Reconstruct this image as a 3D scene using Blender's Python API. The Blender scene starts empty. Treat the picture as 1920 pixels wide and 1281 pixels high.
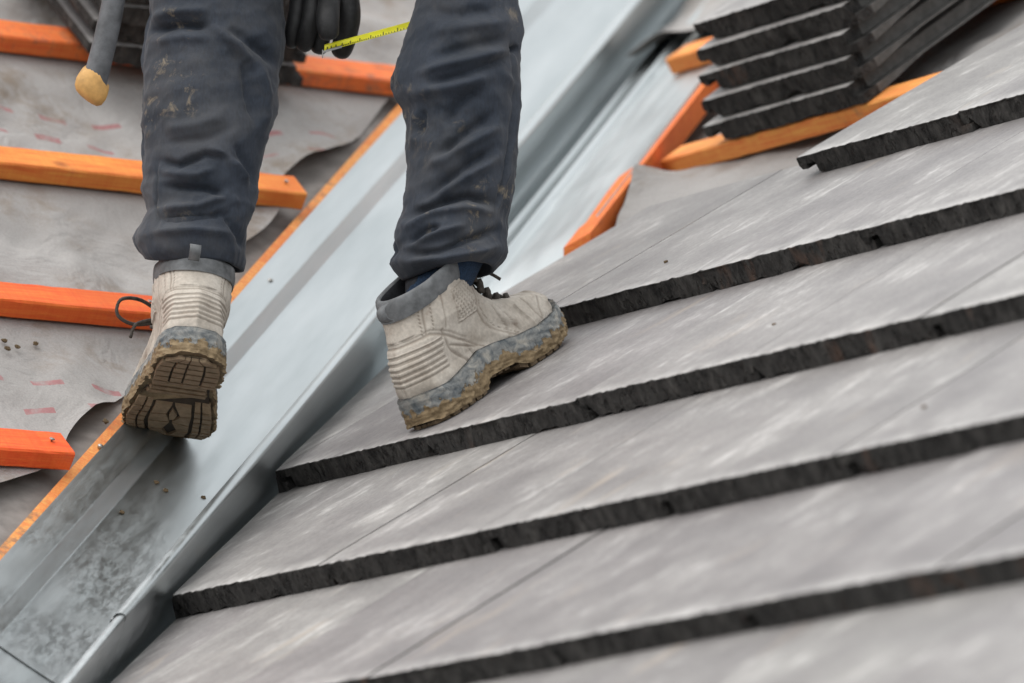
import bpy, bmesh, math, random
import numpy as np
from mathutils import Matrix, Vector
rnd = random.Random(7); NR = np.random.default_rng(5)
A_ = lambda *v: np.array(v, float)
scene = bpy.context.scene; COL = scene.collection

# ------------------------------------------------------------------ camera
FPX, PITCH, ROLL, TH, AL, BE = 13350.6, .1607, -.0182, .6007, .5937, .7074
EYE = A_(0, 0, 6.5)                         # photographer on the scaffold at the eaves
FW = A_(0, math.cos(PITCH), math.sin(PITCH)); UP0 = A_(0, -math.sin(PITCH), math.cos(PITCH))
RT = math.cos(ROLL)*A_(1, 0, 0) + math.sin(ROLL)*UP0; UPV = -math.sin(ROLL)*A_(1, 0, 0) + math.cos(ROLL)*UP0
cd = bpy.data.cameras.new('camera'); cam = bpy.data.objects.new('camera', cd); COL.objects.link(cam)
cam.matrix_world = Matrix([[RT[i], UPV[i], -FW[i], EYE[i]] for i in range(3)] + [[0, 0, 0, 1]])
cd.sensor_width = 36; cd.lens = FPX/1920*36; cd.clip_start = .1; cd.clip_end = 5000
cd.dof.use_dof = True; cd.dof.focus_distance = 8.33; cd.dof.aperture_fstop = 5.2
scene.camera = cam
# ------------------------------------------------------------------ overcast light
SUN_EL, SUN_AZ = math.radians(62), math.radians(-118)   # azimuth measured from +Y towards +X
w = bpy.data.worlds.new('World'); scene.world = w; w.use_nodes = True
nt = w.node_tree; bg = nt.nodes['Background']
sky = nt.nodes.new('ShaderNodeTexSky'); sky.sky_type = 'NISHITA'; sky.sun_disc = False
sky.sun_elevation = SUN_EL; sky.sun_rotation = SUN_AZ; sky.air_density = 1.0; sky.dust_density = 6.0; sky.ozone_density = 1.0
hs = nt.nodes.new('ShaderNodeHueSaturation'); hs.inputs['Saturation'].default_value = .12
nt.links.new(sky.outputs[0], hs.inputs['Color']); cl = nt.nodes.new('ShaderNodeMix'); cl.data_type = 'RGBA'; cl.inputs[0].default_value = .93; cl.inputs[7].default_value = (5.15, 5.3, 5.4, 1)   # even cloud cover over the clear sky
nt.links.new(hs.outputs[0], cl.inputs[6]); nt.links.new(cl.outputs[2], bg.inputs[0]); bg.inputs[1].default_value = .15
sl = bpy.data.lights.new('sun', 'SUN'); sl.energy = 1.3; sl.angle = math.radians(70); sl.color = (1, .96, .91)
so = bpy.data.objects.new('sun', sl); COL.objects.link(so)
sd = Vector((math.sin(SUN_AZ)*math.cos(SUN_EL), math.cos(SUN_AZ)*math.cos(SUN_EL), math.sin(SUN_EL)))
so.rotation_euler = sd.to_track_quat('Z', 'Y').to_euler(); so.location = (0, 4, 14)
scene.view_settings.view_transform = 'Standard'; scene.view_settings.look = 'None'
scene.view_settings.gamma = 1; scene.view_settings.exposure = .68

# ------------------------------------------------------------------ frames of the two roof slopes
def ray(px): return FW + RT*(px[0]-960)/FPX - UPV*(px[1]-640.5)/FPX
def hit(px, X0, n): r = ray(px); return EYE + r*((X0-EYE)@n)/(r@n)
def atY(px, Y): r = ray(px); return EYE + r*Y/r[1]
def proj(X):
    d = X-EYE; z = d@FW
    return np.stack([960+FPX*(d@RT)/z, 640.5-FPX*(d@UPV)/z], -1)
C = A_(math.sin(TH), -math.cos(TH), 0)                                    # along the tile courses
UR = A_(math.cos(TH)*math.cos(AL), math.sin(TH)*math.cos(AL), math.sin(AL)); NRM = np.cross(C, UR)
E_ = A_(math.cos(TH), math.sin(TH), 0)                                     # along the battens of the other slope
UL = A_(-math.sin(TH)*math.cos(BE), math.cos(TH)*math.cos(BE), math.sin(BE)); NLM = np.cross(E_, UL)
VD = np.cross(NLM, NRM); VD = VD/np.linalg.norm(VD); VD = VD*np.sign(VD[2])                          # up the valley
VH = A_(VD[0], VD[1], 0); VH /= np.linalg.norm(VH); WH = A_(VH[1], -VH[0], 0)
P1 = A_(.1637, 7.2259, 1.0151)+EYE; L1 = A_(-.6287, 8.6969, 1.6464)+EYE; Q = A_(-.1735, 8.7131, 1.4423)+EYE
G, W = .345, .316
def XR(s, i, h=0): return P1 + C*s + UR*((i-1)*G) + NRM*h                  # s along course, i course index
def XL(q, i, h=0): return L1 + E_*q + UL*((i-2)*G) + NLM*h
def zL(a, h): return -.0046 + h/NLM[2] - (NLM@WH)/NLM[2]*a
def zR(a, h): return -.0477 + h/NRM[2] - (NRM@WH)/NRM[2]*a
def XV(wv, a, z): return Q + VD*wv + WH*a + A_(0, 0, z)

# ------------------------------------------------------------------ material helpers
def mat(name): 
    m = bpy.data.materials.new(name); m.use_nodes = True
    return m, m.node_tree, m.node_tree.nodes['Principled BSDF']
def N(t, typ, **k):
    n = t.nodes.new(typ)
    for a, b in k.items():
        if a.startswith('i_'): n.inputs[a[2:].replace('_', ' ')].default_value = b
        else: setattr(n, a, b)
    return n
def coord(t, scale=(1, 1, 1), kind='Object', rand=False):
    tc = N(t, 'ShaderNodeTexCoord'); mp = N(t, 'ShaderNodeMapping'); mp.inputs['Scale'].default_value = scale
    t.links.new(tc.outputs[kind], mp.inputs['Vector'])
    if rand:
        oi = N(t, 'ShaderNodeObjectInfo'); mm = N(t, 'ShaderNodeMath', operation='MULTIPLY'); mm.inputs[1].default_value = 57.3
        t.links.new(oi.outputs['Random'], mm.inputs[0]); cb = N(t, 'ShaderNodeCombineXYZ')
        for i in range(3): t.links.new(mm.outputs[0], cb.inputs[i])
        t.links.new(cb.outputs[0], mp.inputs['Location'])
    return mp.outputs[0]
def noise(t, vec, scale, detail=4, rough=.55, dist=0):
    n = N(t, 'ShaderNodeTexNoise'); n.inputs['Scale'].default_value = scale; n.inputs['Detail'].default_value = detail
    n.inputs['Roughness'].default_value = rough; n.inputs['Distortion'].default_value = dist
    t.links.new(vec, n.inputs['Vector']); return n.outputs['Fac']
def ramp(t, fac, stops):
    r = N(t, 'ShaderNodeValToRGB'); el = r.color_ramp.elements
    while len(el) < len(stops): el.new(.5)
    for e, (p, c) in zip(el, stops):
        e.position = p; e.color = (c, c, c, 1) if not isinstance(c, tuple) else (*c, 1)
    t.links.new(fac, r.inputs[0]); return r.outputs[0]
def mix(t, fac, a, b, mode='MIX'):
    m = N(t, 'ShaderNodeMix', data_type='RGBA', blend_type=mode)
    for sock, v in ((0, fac), (6, a), (7, b)):
        if isinstance(v, (int, float)): m.inputs[sock].default_value = v
        elif isinstance(v, tuple): m.inputs[sock].default_value = (*v, 1)
        else: t.links.new(v, m.inputs[sock])
    return m.outputs[2]
def mth(t, op, a, b=None):
    m = N(t, 'ShaderNodeMath', operation=op)
    for i, v in enumerate((a, b)):
        if v is None: continue
        if isinstance(v, (int, float)): m.inputs[i].default_value = v
        else: t.links.new(v, m.inputs[i])
    return m.outputs[0]
def bump(t, b, h, strength=.3, dist=.002, prev=None):
    n = N(t, 'ShaderNodeBump'); n.inputs['Strength'].default_value = strength; n.inputs['Distance'].default_value = dist
    t.links.new(h, n.inputs['Height'])
    if prev is not None: t.links.new(prev, n.inputs['Normal'])
    t.links.new(n.outputs[0], b.inputs['Normal']); return n.outputs[0]
def setc(t, b, v):
    if isinstance(v, tuple): b.inputs['Base Color'].default_value = (*v, 1)
    else: t.links.new(v, b.inputs['Base Color'])
M = {}
# tile face: smooth grey concrete, scuffed along the fall of the roof
m, t, b = mat('tile_face'); M['tile'] = m
v1 = coord(t, (1, .30, 1), rand=True); v0 = coord(t, rand=True); v2 = coord(t, (1, .07, 1), rand=True)
base = ramp(t, noise(t, v0, 9, 5), [(.3, (.205, .195, .194)), (.7, (.32, .308, .30))])
fine = noise(t, v2, 160, 5, .6); base = mix(t, .38, base, ramp(t, fine, [(.3, .35), (.7, .65)]), 'OVERLAY'); base = mix(t, .7, base, ramp(t, noise(t, coord(t, (1, .5, 1), rand=True), 300, 6, .75), [(.3, .28), (.7, .70)]), 'OVERLAY')
scuff = ramp(t, noise(t, v1, 48, 7, .7, .3), [(.50, 0.), (.60, 1.)]); patch = ramp(t, noise(t, v0, 9, 4), [(.47, 0.), (.60, 1.)])
pat2 = ramp(t, noise(t, coord(t, (1, .45, 1), rand=True), 90, 5, .7), [(.40, .25), (.60, 1.)]); sc = mth(t, 'MULTIPLY', mth(t, 'MULTIPLY', scuff, patch), pat2); base = mix(t, mth(t, 'MULTIPLY', sc, .62), base, (.66, .65, .635))
sand = mth(t, 'MULTIPLY', ramp(t, noise(t, v1, 18, 5, .6, .3), [(.58, 0.), (.72, 1.)]), ramp(t, noise(t, v0, 4.3, 1), [(.52, 0.), (.62, 1.)]))
base = mix(t, mth(t, 'MULTIPLY', sand, .5), base, (.52, .43, .34))
oi = N(t, 'ShaderNodeObjectInfo'); base = mix(t, 1., base, ramp(t, oi.outputs['Random'], [(0., (.84, .82, .83)), (1., (1., 1., .985))]), 'MULTIPLY')
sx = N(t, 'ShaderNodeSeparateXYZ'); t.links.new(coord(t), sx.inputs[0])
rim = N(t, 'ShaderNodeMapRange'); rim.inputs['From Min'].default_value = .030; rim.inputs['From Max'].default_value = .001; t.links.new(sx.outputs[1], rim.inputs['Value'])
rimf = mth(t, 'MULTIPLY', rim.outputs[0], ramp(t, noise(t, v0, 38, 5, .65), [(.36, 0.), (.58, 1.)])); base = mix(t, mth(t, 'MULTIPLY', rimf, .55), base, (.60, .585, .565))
pore = ramp(t, noise(t, v0, 230, 2), [(.27, 1.), (.31, 0.)]); base = mix(t, mth(t, 'MULTIPLY', pore, .6), base, (.07, .065, .06))
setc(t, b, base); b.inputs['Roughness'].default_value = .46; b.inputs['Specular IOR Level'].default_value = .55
n1 = bump(t, b, fine, .12, .0015); bump(t, b, noise(t, v0, 300, 3), .12, .001, n1)
# tile body: black pigmented raw concrete
m, t, b = mat('tile_body'); M['body'] = m
v0 = coord(t, rand=True); v3 = coord(t, (1, 1, .5), rand=True)
base = ramp(t, noise(t, v3, 70, 6, .72), [(.34, (.026, .025, .025)), (.55, (.07, .067, .064)), (.75, (.14, .133, .125))])
rust = mth(t, 'MULTIPLY', ramp(t, noise(t, v3, 34, 4), [(.56, 0.), (.68, 1.)]), ramp(t, noise(t, v0, 5, 1), [(.55, 0.), (.62, 1.)]))
base = mix(t, mth(t, 'MULTIPLY', rust, .6), base, (.16, .10, .075))
pale = ramp(t, noise(t, v0, 48, 5, .7), [(.68, 0.), (.76, 1.)]); base = mix(t, mth(t, 'MULTIPLY', pale, .35), base, (.22, .21, .19))
setc(t, b, base); b.inputs['Roughness'].default_value = .95; b.inputs['Specular IOR Level'].default_value = .2
n1 = bump(t, b, noise(t, v0, 150, 6, .75), 1., .007)
bump(t, b, ramp(t, noise(t, v3, 95, 3), [(.34, 0.), (.46, 1.)]), 1., .006, n1)
# freshly sawn tile
m, t, b = mat('tile_cut'); M['cut'] = m
v0 = coord(t, rand=True); base = ramp(t, noise(t, v0, 80, 5, .7), [(.35, (.10, .1, .095)), (.65, (.22, .215, .2))])
setc(t, b, base); b.inputs['Roughness'].default_value = .9; bump(t, b, noise(t, v0, 160, 4), .5, .002)
# galvanised steel (world coordinates turned into valley coordinates by the object)
m, t, b = mat('galvanised_steel'); M['metal'] = m
v0 = coord(t); v1 = coord(t, (1, .12, 1))
setc(t, b, ramp(t, noise(t, v0, 5, 3), [(.3, (.62, .645, .66)), (.7, (.72, .74, .75))]))
b.inputs['Metallic'].default_value = 1.0
geo = N(t, 'ShaderNodeSeparateXYZ'); t.links.new(coord(t), geo.inputs[0])
lowm = N(t, 'ShaderNodeMapRange'); lowm.inputs['From Min'].default_value = -.45; lowm.inputs['From Max'].default_value = -.85
t.links.new(geo.outputs[1], lowm.inputs['Value'])
wet = mth(t, 'MULTIPLY', ramp(t, noise(t, coord(t, (1, .28, 1)), 130, 6, .7, .3), [(.40, 0.), (.62, 1.)]), lowm.outputs[0])
wet = mth(t, 'MULTIPLY', wet, ramp(t, noise(t, v0, 8, 2), [(.36, 0.), (.56, 1.)]))
rg = ramp(t, noise(t, v1, 60, 4), [(.3, .38), (.7, .50)])
t.links.new(mix(t, wet, rg, (.30, .30, .30)), b.inputs['Roughness'])
setc(t, b, mix(t, mth(t, 'MULTIPLY', wet, .2), ramp(t, noise(t, v1, 25, 4), [(.3, (.45, .485, .495)), (.7, (.55, .58, .59))]), (.30, .335, .335)))
n1 = bump(t, b, noise(t, v1, 14, 3), .16, .004); bump(t, b, wet, .05, .001, n1)
m, t, b = mat('plain_steel'); M['steel'] = m
setc(t, b, (.42, .41, .39)); b.inputs['Metallic'].default_value = 1; b.inputs['Roughness'].default_value = .42
m, t, b = mat('steel_edge_shadow'); M['edge'] = m  # sheet rim coloured dark to paint in the shadow line along the lap
setc(t, b, (.07, .075, .075)); b.inputs['Roughness'].default_value = .7; b.inputs['Metallic'].default_value = .4
# stained softwood
m, t, b = mat('stained_timber'); M['wood'] = m
oi = N(t, 'ShaderNodeObjectInfo'); v0 = coord(t, (.06, 1, 1), rand=True); vg = coord(t, rand=True)
gr = noise(t, v0, 150, 6, .7, 1.2)
base = mix(t, .85, oi.outputs['Color'], ramp(t, gr, [(.3, .22), (.7, .70)]), 'OVERLAY')
saw = noise(t, coord(t, (1, .05, .05), rand=True), 260, 3, .6); base = mix(t, .45, base, ramp(t, saw, [(.3, .34), (.7, .62)]), 'OVERLAY')
vor = N(t, 'ShaderNodeTexVoronoi'); vor.inputs['Scale'].default_value = 7; t.links.new(coord(t, (1, 1.4, 1.4), rand=True), vor.inputs['Vector']); base = mix(t, ramp(t, vor.outputs['Distance'], [(.05, .75), (.11, 0.)]), base, (.22, .05, .01))
base = mix(t, mth(t, 'MULTIPLY', ramp(t, noise(t, vg, 9, 3), [(.5, 0.), (.7, 1.)]), .5), base, (.62, .10, .012))
dirt = mth(t, 'MULTIPLY', ramp(t, noise(t, vg, 45, 6, .7), [(.50, 0.), (.64, 1.)]), ramp(t, noise(t, vg, 4.1, 2), [(.50, 0.), (.62, 1.)]))
base = mix(t, mth(t, 'MULTIPLY', dirt, .7), base, (.16, .12, .09))
setc(t, b, base); b.inputs['Roughness'].default_value = .72; n1 = bump(t, b, gr, .5, .002); bump(t, b, saw, .3, .0015, n1)
# roofing membrane: pale felt with printed red dashes
m, t, b = mat('roof_membrane'); M['felt'] = m
v0 = coord(t); base = ramp(t, noise(t, v0, 6, 5), [(.3, (.30, .285, .275)), (.7, (.37, .355, .345))])
base = mix(t, .35, base, ramp(t, noise(t, v0, 420, 2), [(.3, .35), (.7, .65)]), 'OVERLAY')
uvn = N(t, 'ShaderNodeUVMap'); sp = N(t, 'ShaderNodeSeparateXYZ'); t.links.new(uvn.outputs[0], sp.inputs[0])
U, V = sp.outputs[0], sp.outputs[1]     # U metres along battens, V course index
wob = mth(t, 'MULTIPLY', mth(t, 'SUBTRACT', noise(t, v0, 3, 1), .5), .06)
fv = mth(t, 'FRACT', mth(t, 'ADD', V, wob))
def band(lo, hi, x): return mth(t, 'MULTIPLY', mth(t, 'GREATER_THAN', x, lo), mth(t, 'LESS_THAN', x, hi))
fu1 = mth(t, 'FRACT', mth(t, 'DIVIDE', U, .081)); fu2 = mth(t, 'FRACT', mth(t, 'ADD', mth(t, 'DIVIDE', U, .081), .42))
d1 = mth(t, 'MULTIPLY', band(.60, .63, fv), mth(t, 'LESS_THAN', fu1, .5)); d2 = mth(t, 'MULTIPLY', band(.43, .46, fv), mth(t, 'LESS_THAN', fu2, .48))
strip = mth(t, 'LESS_THAN', mth(t, 'MODULO', mth(t, 'ADD', mth(t, 'FLOOR', V), 10.), 2.), .5)
dash = mth(t, 'MULTIPLY', mth(t, 'ADD', d1, d2), strip); dash = mth(t, 'MULTIPLY', dash, ramp(t, noise(t, v0, 55, 3), [(.3, .2), (.55, .65)]))
base = mix(t, dash, base, (.36, .09, .10))
mud = mth(t, 'MULTIPLY', ramp(t, noise(t, v0, 22, 6, .7), [(.44, 0.), (.62, 1.)]), ramp(t, noise(t, v0, 4.1, 3), [(.48, 0.), (.62, 1.)]))
base = mix(t, mth(t, 'MULTIPLY', mud, .7), base, (.19, .14, .095))
setc(t, b, base); b.inputs['Roughness'].default_value = .85
n1 = bump(t, b, noise(t, v0, 520, 2), .4, .0008); cr = mth(t, 'ABSOLUTE', mth(t, 'SUBTRACT', noise(t, v0, 9, 4, .6, .6), .5)); bump(t, b, ramp(t, cr, [(0., 0.), (.09, 1.)]), .35, .004, n1)
m, t, b = mat('old_underlay'); M['under'] = m
v0 = coord(t); setc(t, b, ramp(t, noise(t, v0, 40, 5), [(.3, (.17, .155, .145)), (.7, (.26, .24, .225))])); b.inputs['Roughness'].default_value = .9
# work trousers
m, t, b = mat('trouser_cloth'); M['cloth'] = m
v0 = coord(t); base = ramp(t, noise(t, v0, 14, 4), [(.3, (.012, .018, .029)), (.7, (.028, .036, .052))])
base = mix(t, .6, base, ramp(t, noise(t, coord(t, (1, 1, .25)), 420, 3), [(.3, .32), (.7, .68)]), 'OVERLAY')
dust = ramp(t, noise(t, v0, 11, 5, .6, .5), [(.45, 0.), (.75, 1.)]); base = mix(t, mth(t, 'MULTIPLY', dust, .30), base, (.15, .14, .13))
splash = mth(t, 'MULTIPLY', ramp(t, noise(t, v0, 48, 7, .72, .4), [(.54, 0.), (.68, 1.)]), ramp(t, noise(t, v0, 9.5, 3), [(.53, 0.), (.62, 1.)]))
base = mix(t, mth(t, 'MULTIPLY', splash, .75), base, (.30, .24, .16)); setc(t, b, base)
b.inputs['Roughness'].default_value = .9; b.inputs['Sheen Weight'].default_value = .08; b.inputs['Sheen Roughness'].default_value = .5
n1 = bump(t, b, noise(t, v0, 900, 2), .35, .0006); bump(t, b, noise(t, v0, 60, 4), .25, .003, n1)
def plain(name, c, rough=.8, sc_=60, var=.35, bs=.3, bd=.001, spec=.4):
    m, t, b = mat(name); v0 = coord(t); lo = tuple(x*(1-var) for x in c); hi = tuple(min(1, x*(1+var)) for x in c)
    setc(t, b, ramp(t, noise(t, v0, sc_, 5, .6), [(.3, lo), (.7, hi)])); b.inputs['Roughness'].default_value = rough
    b.inputs['Specular IOR Level'].default_value = spec
    bump(t, b, noise(t, v0, sc_*5, 3), bs, bd); return m
M['glove'] = plain('black_glove', (.017, .017, .018), .55, 120, .4, .5, .0012)
M['sock'] = plain('navy_sock', (.018, .038, .075), .95, 500, .5, .8, .001)
M['collar'] = plain('boot_collar', (.12, .125, .13), .75, 60, .45)
M['inner'] = plain('boot_lining', (.016, .017, .02), .9, 200)
M['lace'] = plain('boot_lace', (.06, .052, .045), .8, 200, .6)
M['shirt'] = plain('dark_clothing', (.025, .027, .032), .9, 90)
M['rubber'] = plain('hammer_grip', (.085, .088, .095), .55, 45, .5, .3, .001)
M['gripend'] = plain('hammer_grip_end', (.55, .31, .10), .6, 50, .3, .2)
M['tape'] = plain('tape_yellow', (.92, .86, .04), .4, 60, .1, .05)
M['ink'] = plain('tape_ink', (.03, .03, .02), .6)
M['crumb'] = plain('dried_mud', (.11, .075, .04), .95, 300, .4)
M['side'] = plain('tile_side', (.085, .082, .078), .7, 70, .35, .5, .002)
M['ground'] = plain('ground_gravel', (.09, .09, .075), .95, 3, .2)
M['case'] = plain('tape_case', (.10, .10, .10), .5)
# boot leather: dusty buff nubuck
m, t, b = mat('boot_leather'); M['leather'] = m
v0 = coord(t); base = ramp(t, noise(t, v0, 22, 5, .6), [(.28, (.36, .315, .265)), (.7, (.56, .515, .455))])
base = mix(t, .5, base, ramp(t, noise(t, v0, 260, 3), [(.3, .38), (.7, .62)]), 'OVERLAY')
att = N(t, 'ShaderNodeAttribute', attribute_name='seam'); base = mix(t, mth(t, 'MULTIPLY', att.outputs['Fac'], .8), base, (.15, .115, .085))
wear = ramp(t, noise(t, v0, 38, 4, .65), [(.60, 0.), (.72, 1.)]); base = mix(t, mth(t, 'MULTIPLY', wear, .4), base, (.22, .14, .10))
setc(t, b, base); b.inputs['Roughness'].default_value = .75; n1 = bump(t, b, noise(t, v0, 700, 3), .3, .0006); bump(t, b, noise(t, v0, 90, 4), .25, .0015, n1)
# sole: blue-grey rubber, mud caked towards the ground (attribute 'mud' follows the sole's own height)
m, t, b = mat('boot_sole'); M['sole'] = m
v0 = coord(t); att = N(t, 'ShaderNodeAttribute', attribute_name='mud')
rub = ramp(t, noise(t, v0, 60, 5, .65, .6), [(.35, (.075, .09, .10)), (.52, (.20, .205, .20)), (.68, (.36, .34, .30))])
mudc = ramp(t, noise(t, v0, 110, 6, .7), [(.3, (.12, .08, .038)), (.7, (.30, .22, .125))])
mk = mth(t, 'ADD', att.outputs['Fac'], mth(t, 'MULTIPLY', mth(t, 'SUBTRACT', noise(t, v0, 75, 4, .6), .5), 1.6)); mk = ramp(t, mk, [(.46, 0.), (.54, 1.)])
setc(t, b, mix(t, mk, rub, mudc)); b.inputs['Roughness'].default_value = .8
n1 = bump(t, b, mk, .6, .002); bump(t, b, noise(t, v0, 240, 5, .7), .5, .002, n1)
m, t, b = mat('muddy_tread'); M['tread'] = m
v0 = coord(t); setc(t, b, ramp(t, noise(t, v0, 80, 6, .7), [(.3, (.13, .088, .05)), (.7, (.25, .18, .11))])); b.inputs['Roughness'].default_value = .75
bump(t, b, noise(t, v0, 180, 5, .7), .5, .002)
M['treadbase'] = plain('tread_groove', (.035, .026, .018), .9, 80)

# ------------------------------------------------------------------ object helpers
def link(o, parent=None, mw=None):
    COL.objects.link(o)
    if parent is not None: o.parent = parent
    if mw is not None: o.matrix_world = mw
    return o
def mobj(name, V, F, mats, parent=None, smooth=True, org=None, auto=None):
    me = bpy.data.meshes.new(name); V = np.asarray(V, float)
    if org is not None: V = V-org
    me.from_pydata([tuple(x) for x in V], [], [tuple(int(i) for i in f) for f in F])
    for mm in (mats if isinstance(mats, list) else [mats]): me.materials.append(mm)
    if smooth: me.polygons.foreach_set('use_smooth', [True]*len(me.polygons))
    me.update(); o = bpy.data.objects.new(name, me); link(o, parent)
    if org is not None and parent is None: o.location = org
    return o
def tag(o, label=None, cat=None, group=None, kind=None):
    for k, v in (('label', label), ('category', cat), ('group', group), ('kind', kind)):
        if v: o[k] = v
    return o
def empty(name, loc):
    o = bpy.data.objects.new(name, None); COL.objects.link(o); o.location = loc; return o
def frame(x, y, z, o): return Matrix([[x[i], y[i], z[i], o[i]] for i in range(3)]+[[0, 0, 0, 1]])
def grid_faces(nu, nv, closed_u=False):
    F = []
    for j in range(nv-1):
        for i in range(nu if closed_u else nu-1):
            a = j*nu+i; b_ = j*nu+(i+1) % nu; F.append((a, b_, b_+nu, a+nu))
    return F
def tube(pts, rad, n=10, caps=True):
    pts = np.asarray(pts, float); K = len(pts); rad = np.broadcast_to(rad, (K,)); V = []; F = []
    ref = A_(.3, .2, .93)
    for i in range(K):
        tg = pts[min(i+1, K-1)]-pts[max(i-1, 0)]; tg /= np.linalg.norm(tg)
        x = np.cross(ref, tg); x /= np.linalg.norm(x); y = np.cross(tg, x)
        for k in range(n):
            a = 2*math.pi*k/n; V.append(pts[i]+rad[i]*(math.cos(a)*x+math.sin(a)*y))
    F = grid_faces(n, K, True)
    if caps: F += [tuple(range(n))[::-1], tuple((K-1)*n+k for k in range(n))]
    return np.array(V), F
def merge(parts):
    V = []; F = []; o = 0
    for v, f in parts: V.append(np.asarray(v)); F += [tuple(i+o for i in ff) for ff in f]; o += len(v)
    return np.concatenate(V), F
def spline(pts, n):
    pts = np.asarray(pts, float); K = len(pts); out = []
    for u in np.linspace(0, K-1-1e-9, n):
        i = int(u); f = u-i; p0, p1, p2, p3 = pts[max(i-1, 0)], pts[i], pts[i+1], pts[min(i+2, K-1)]
        out.append(.5*((2*p1)+(-p0+p2)*f+(2*p0-5*p1+4*p2-p3)*f*f+(-p0+3*p1-3*p2+p3)*f**3))
    return np.array(out)
def box(dx, dy, dz, bev=.0015, segx=1):
    bm = bmesh.new(); bmesh.ops.create_cube(bm, size=1); bmesh.ops.scale(bm, vec=(dx, dy, dz), verts=bm.verts)
    bmesh.ops.bevel(bm, geom=bm.edges[:], offset=bev, segments=1, affect='EDGES')
    V = np.array([v.co[:] for v in bm.verts]); F = [tuple(v.index for v in f.verts) for f in bm.faces]; bm.free(); return V, F
def wave(x, y, seed, f0, octs=4):
    r = np.random.default_rng(seed); o = 0*x
    for k in range(octs*5):
        a = r.uniform(0, 2*math.pi); f = f0*1.7**(k % octs); o = o+np.sin((x*math.cos(a)+y*math.sin(a))*f*2*math.pi+r.uniform(0, 6.28))/1.7**(k % octs)
    return o/5**.5/2

# ------------------------------------------------------------------ setting
g = mobj('ground', [(-600, -600, 0), (600, -600, 0), (600, 600, 0), (-600, 600, 0)], [(0, 1, 2, 3)], M['ground'], smooth=False); tag(g, kind='structure')
BH = -.025                                   # membrane under the battens of the bare slope
FL_A, FL_H, TR_H = -.152, -.026, -.044       # valley flange and trough on the bare slope
def edge_a(i):                                # ragged edge of the membrane beside the valley
    return -.161-.034*math.exp(-((i-2.28)/.22)**2)-.028*math.exp(-((i-1.60)/.22)**2)-.07*math.exp(-((i+.22)/.16)**2)-.016*math.exp(-((i-.35)/.2)**2)-.003*math.sin(i*7.)
def felt_L():
    nq, ni = 200, 330; is_ = np.linspace(-3.2, 8.2, ni); uu = np.linspace(0, 1, nq)**.85
    II = np.repeat(is_[:, None], nq, 1); ea = np.vectorize(edge_a)(is_)
    qe = np.array([(e_-(XL(0, i)-Q)@WH)/(E_@WH) for e_, i in zip(ea, is_)]); QQ = -1.6+(qe[:, None]+1.6)*uu[None]
    fr = II-np.floor(II); dist = (1-uu)[None]*(qe[:, None]+1.6)
    between = np.sin(np.pi*np.clip((fr-.12)/.82, 0, 1))**.7
    h = BH-.003-.012*between+between*((.016*wave(QQ*1., II*.345, 3, 2.2, 3))+.006*wave(QQ, II*.345, 4, 8, 3)+.012*np.abs(wave(QQ*.6+II*.2, II*.345-QQ*.25, 6, 3.4, 1)))
    h = np.where(dist < .25, np.maximum(h, -.040), h)
    h = h+.016*np.exp(-dist/.025)*np.clip(.3+.8*wave(II*.345, II*0, 9, 1.2, 1), 0, 1.)
    X = L1 + QQ[..., None]*E_ + ((II-2)*G)[..., None]*UL + h[..., None]*NLM
    keep = np.ones(II.shape, bool); F = grid_faces(nq, ni)
    me_uv = np.stack([QQ, II], -1)[keep]
    o = mobj('roof_bare_slope', X[keep], F, M['felt']); uv = o.data.uv_layers.new(name='UVMap')
    li = np.zeros(len(o.data.loops), int); o.data.loops.foreach_get('vertex_index', li); uv.data.foreach_set('uv', me_uv[li].ravel())
    return o
roofL = tag(felt_L(), kind='structure')
def felt_R():
    nq, ni = 150, 260; is_ = np.linspace(-2.6, 9.2, ni); uu = np.linspace(0, 1, nq)**1.5; II = np.repeat(is_[:, None], nq, 1)
    ea = .199+.004*np.sin(is_*5.)+.004*np.clip(wave(is_*.345, is_*0, 19, 1.6, 2), 0, 1)
    qe = np.array([(e_-(XR(0, i)-Q)@WH)/(C@WH) for e_, i in zip(ea, is_)]); QQ = qe[:, None]+(2.2-qe[:, None])*uu[None]; dist = QQ-qe[:, None]
    h = -.081+.009*wave(QQ, II*.345, 13, 2.4, 3)+.003*wave(QQ, II*.345, 14, 9, 2)
    h = h+.055*np.exp(-dist/.04)*np.clip(.85+.5*wave(II*.345, II*0, 15, 1.7, 2), 0, 1)*np.clip((4.95-II)/.25, 0, 1)
    X = P1+QQ[..., None]*C+((II-1)*G)[..., None]*UR+h[..., None]*NRM; keep = np.ones(II.shape, bool); F = grid_faces(nq, ni)
    o = mobj('roof_tiled_slope', X[keep], F, M['felt']); uvd = np.stack([QQ, II*0+.1], -1)[keep]
    uv = o.data.uv_layers.new(name='UVMap'); li = np.zeros(len(o.data.loops), int); o.data.loops.foreach_get('vertex_index', li); uv.data.foreach_set('uv', uvd[li].ravel())
    return o
roofR = tag(felt_R(), kind='structure')
# older underlay below the ragged membrane edge
ws = np.linspace(-3.6, 4.2, 60); V = []; 
for wv in ws:
    for a in (-.275, -.23, -.18, -.13): V.append(XV(wv, a, zL(a, (-.0505 if a < -.2 else -.043)-.003*math.sin(wv*7+a*30))))
mobj('underlay', V, grid_faces(4, 60), M['under'], roofL)
V = []
for wv in ws:
    for a in (.12, .22, .34): V.append(XV(wv, a, zR(a, -.088)))
mobj('underlay', V, grid_faces(3, 60), M['under'], roofR)
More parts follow.
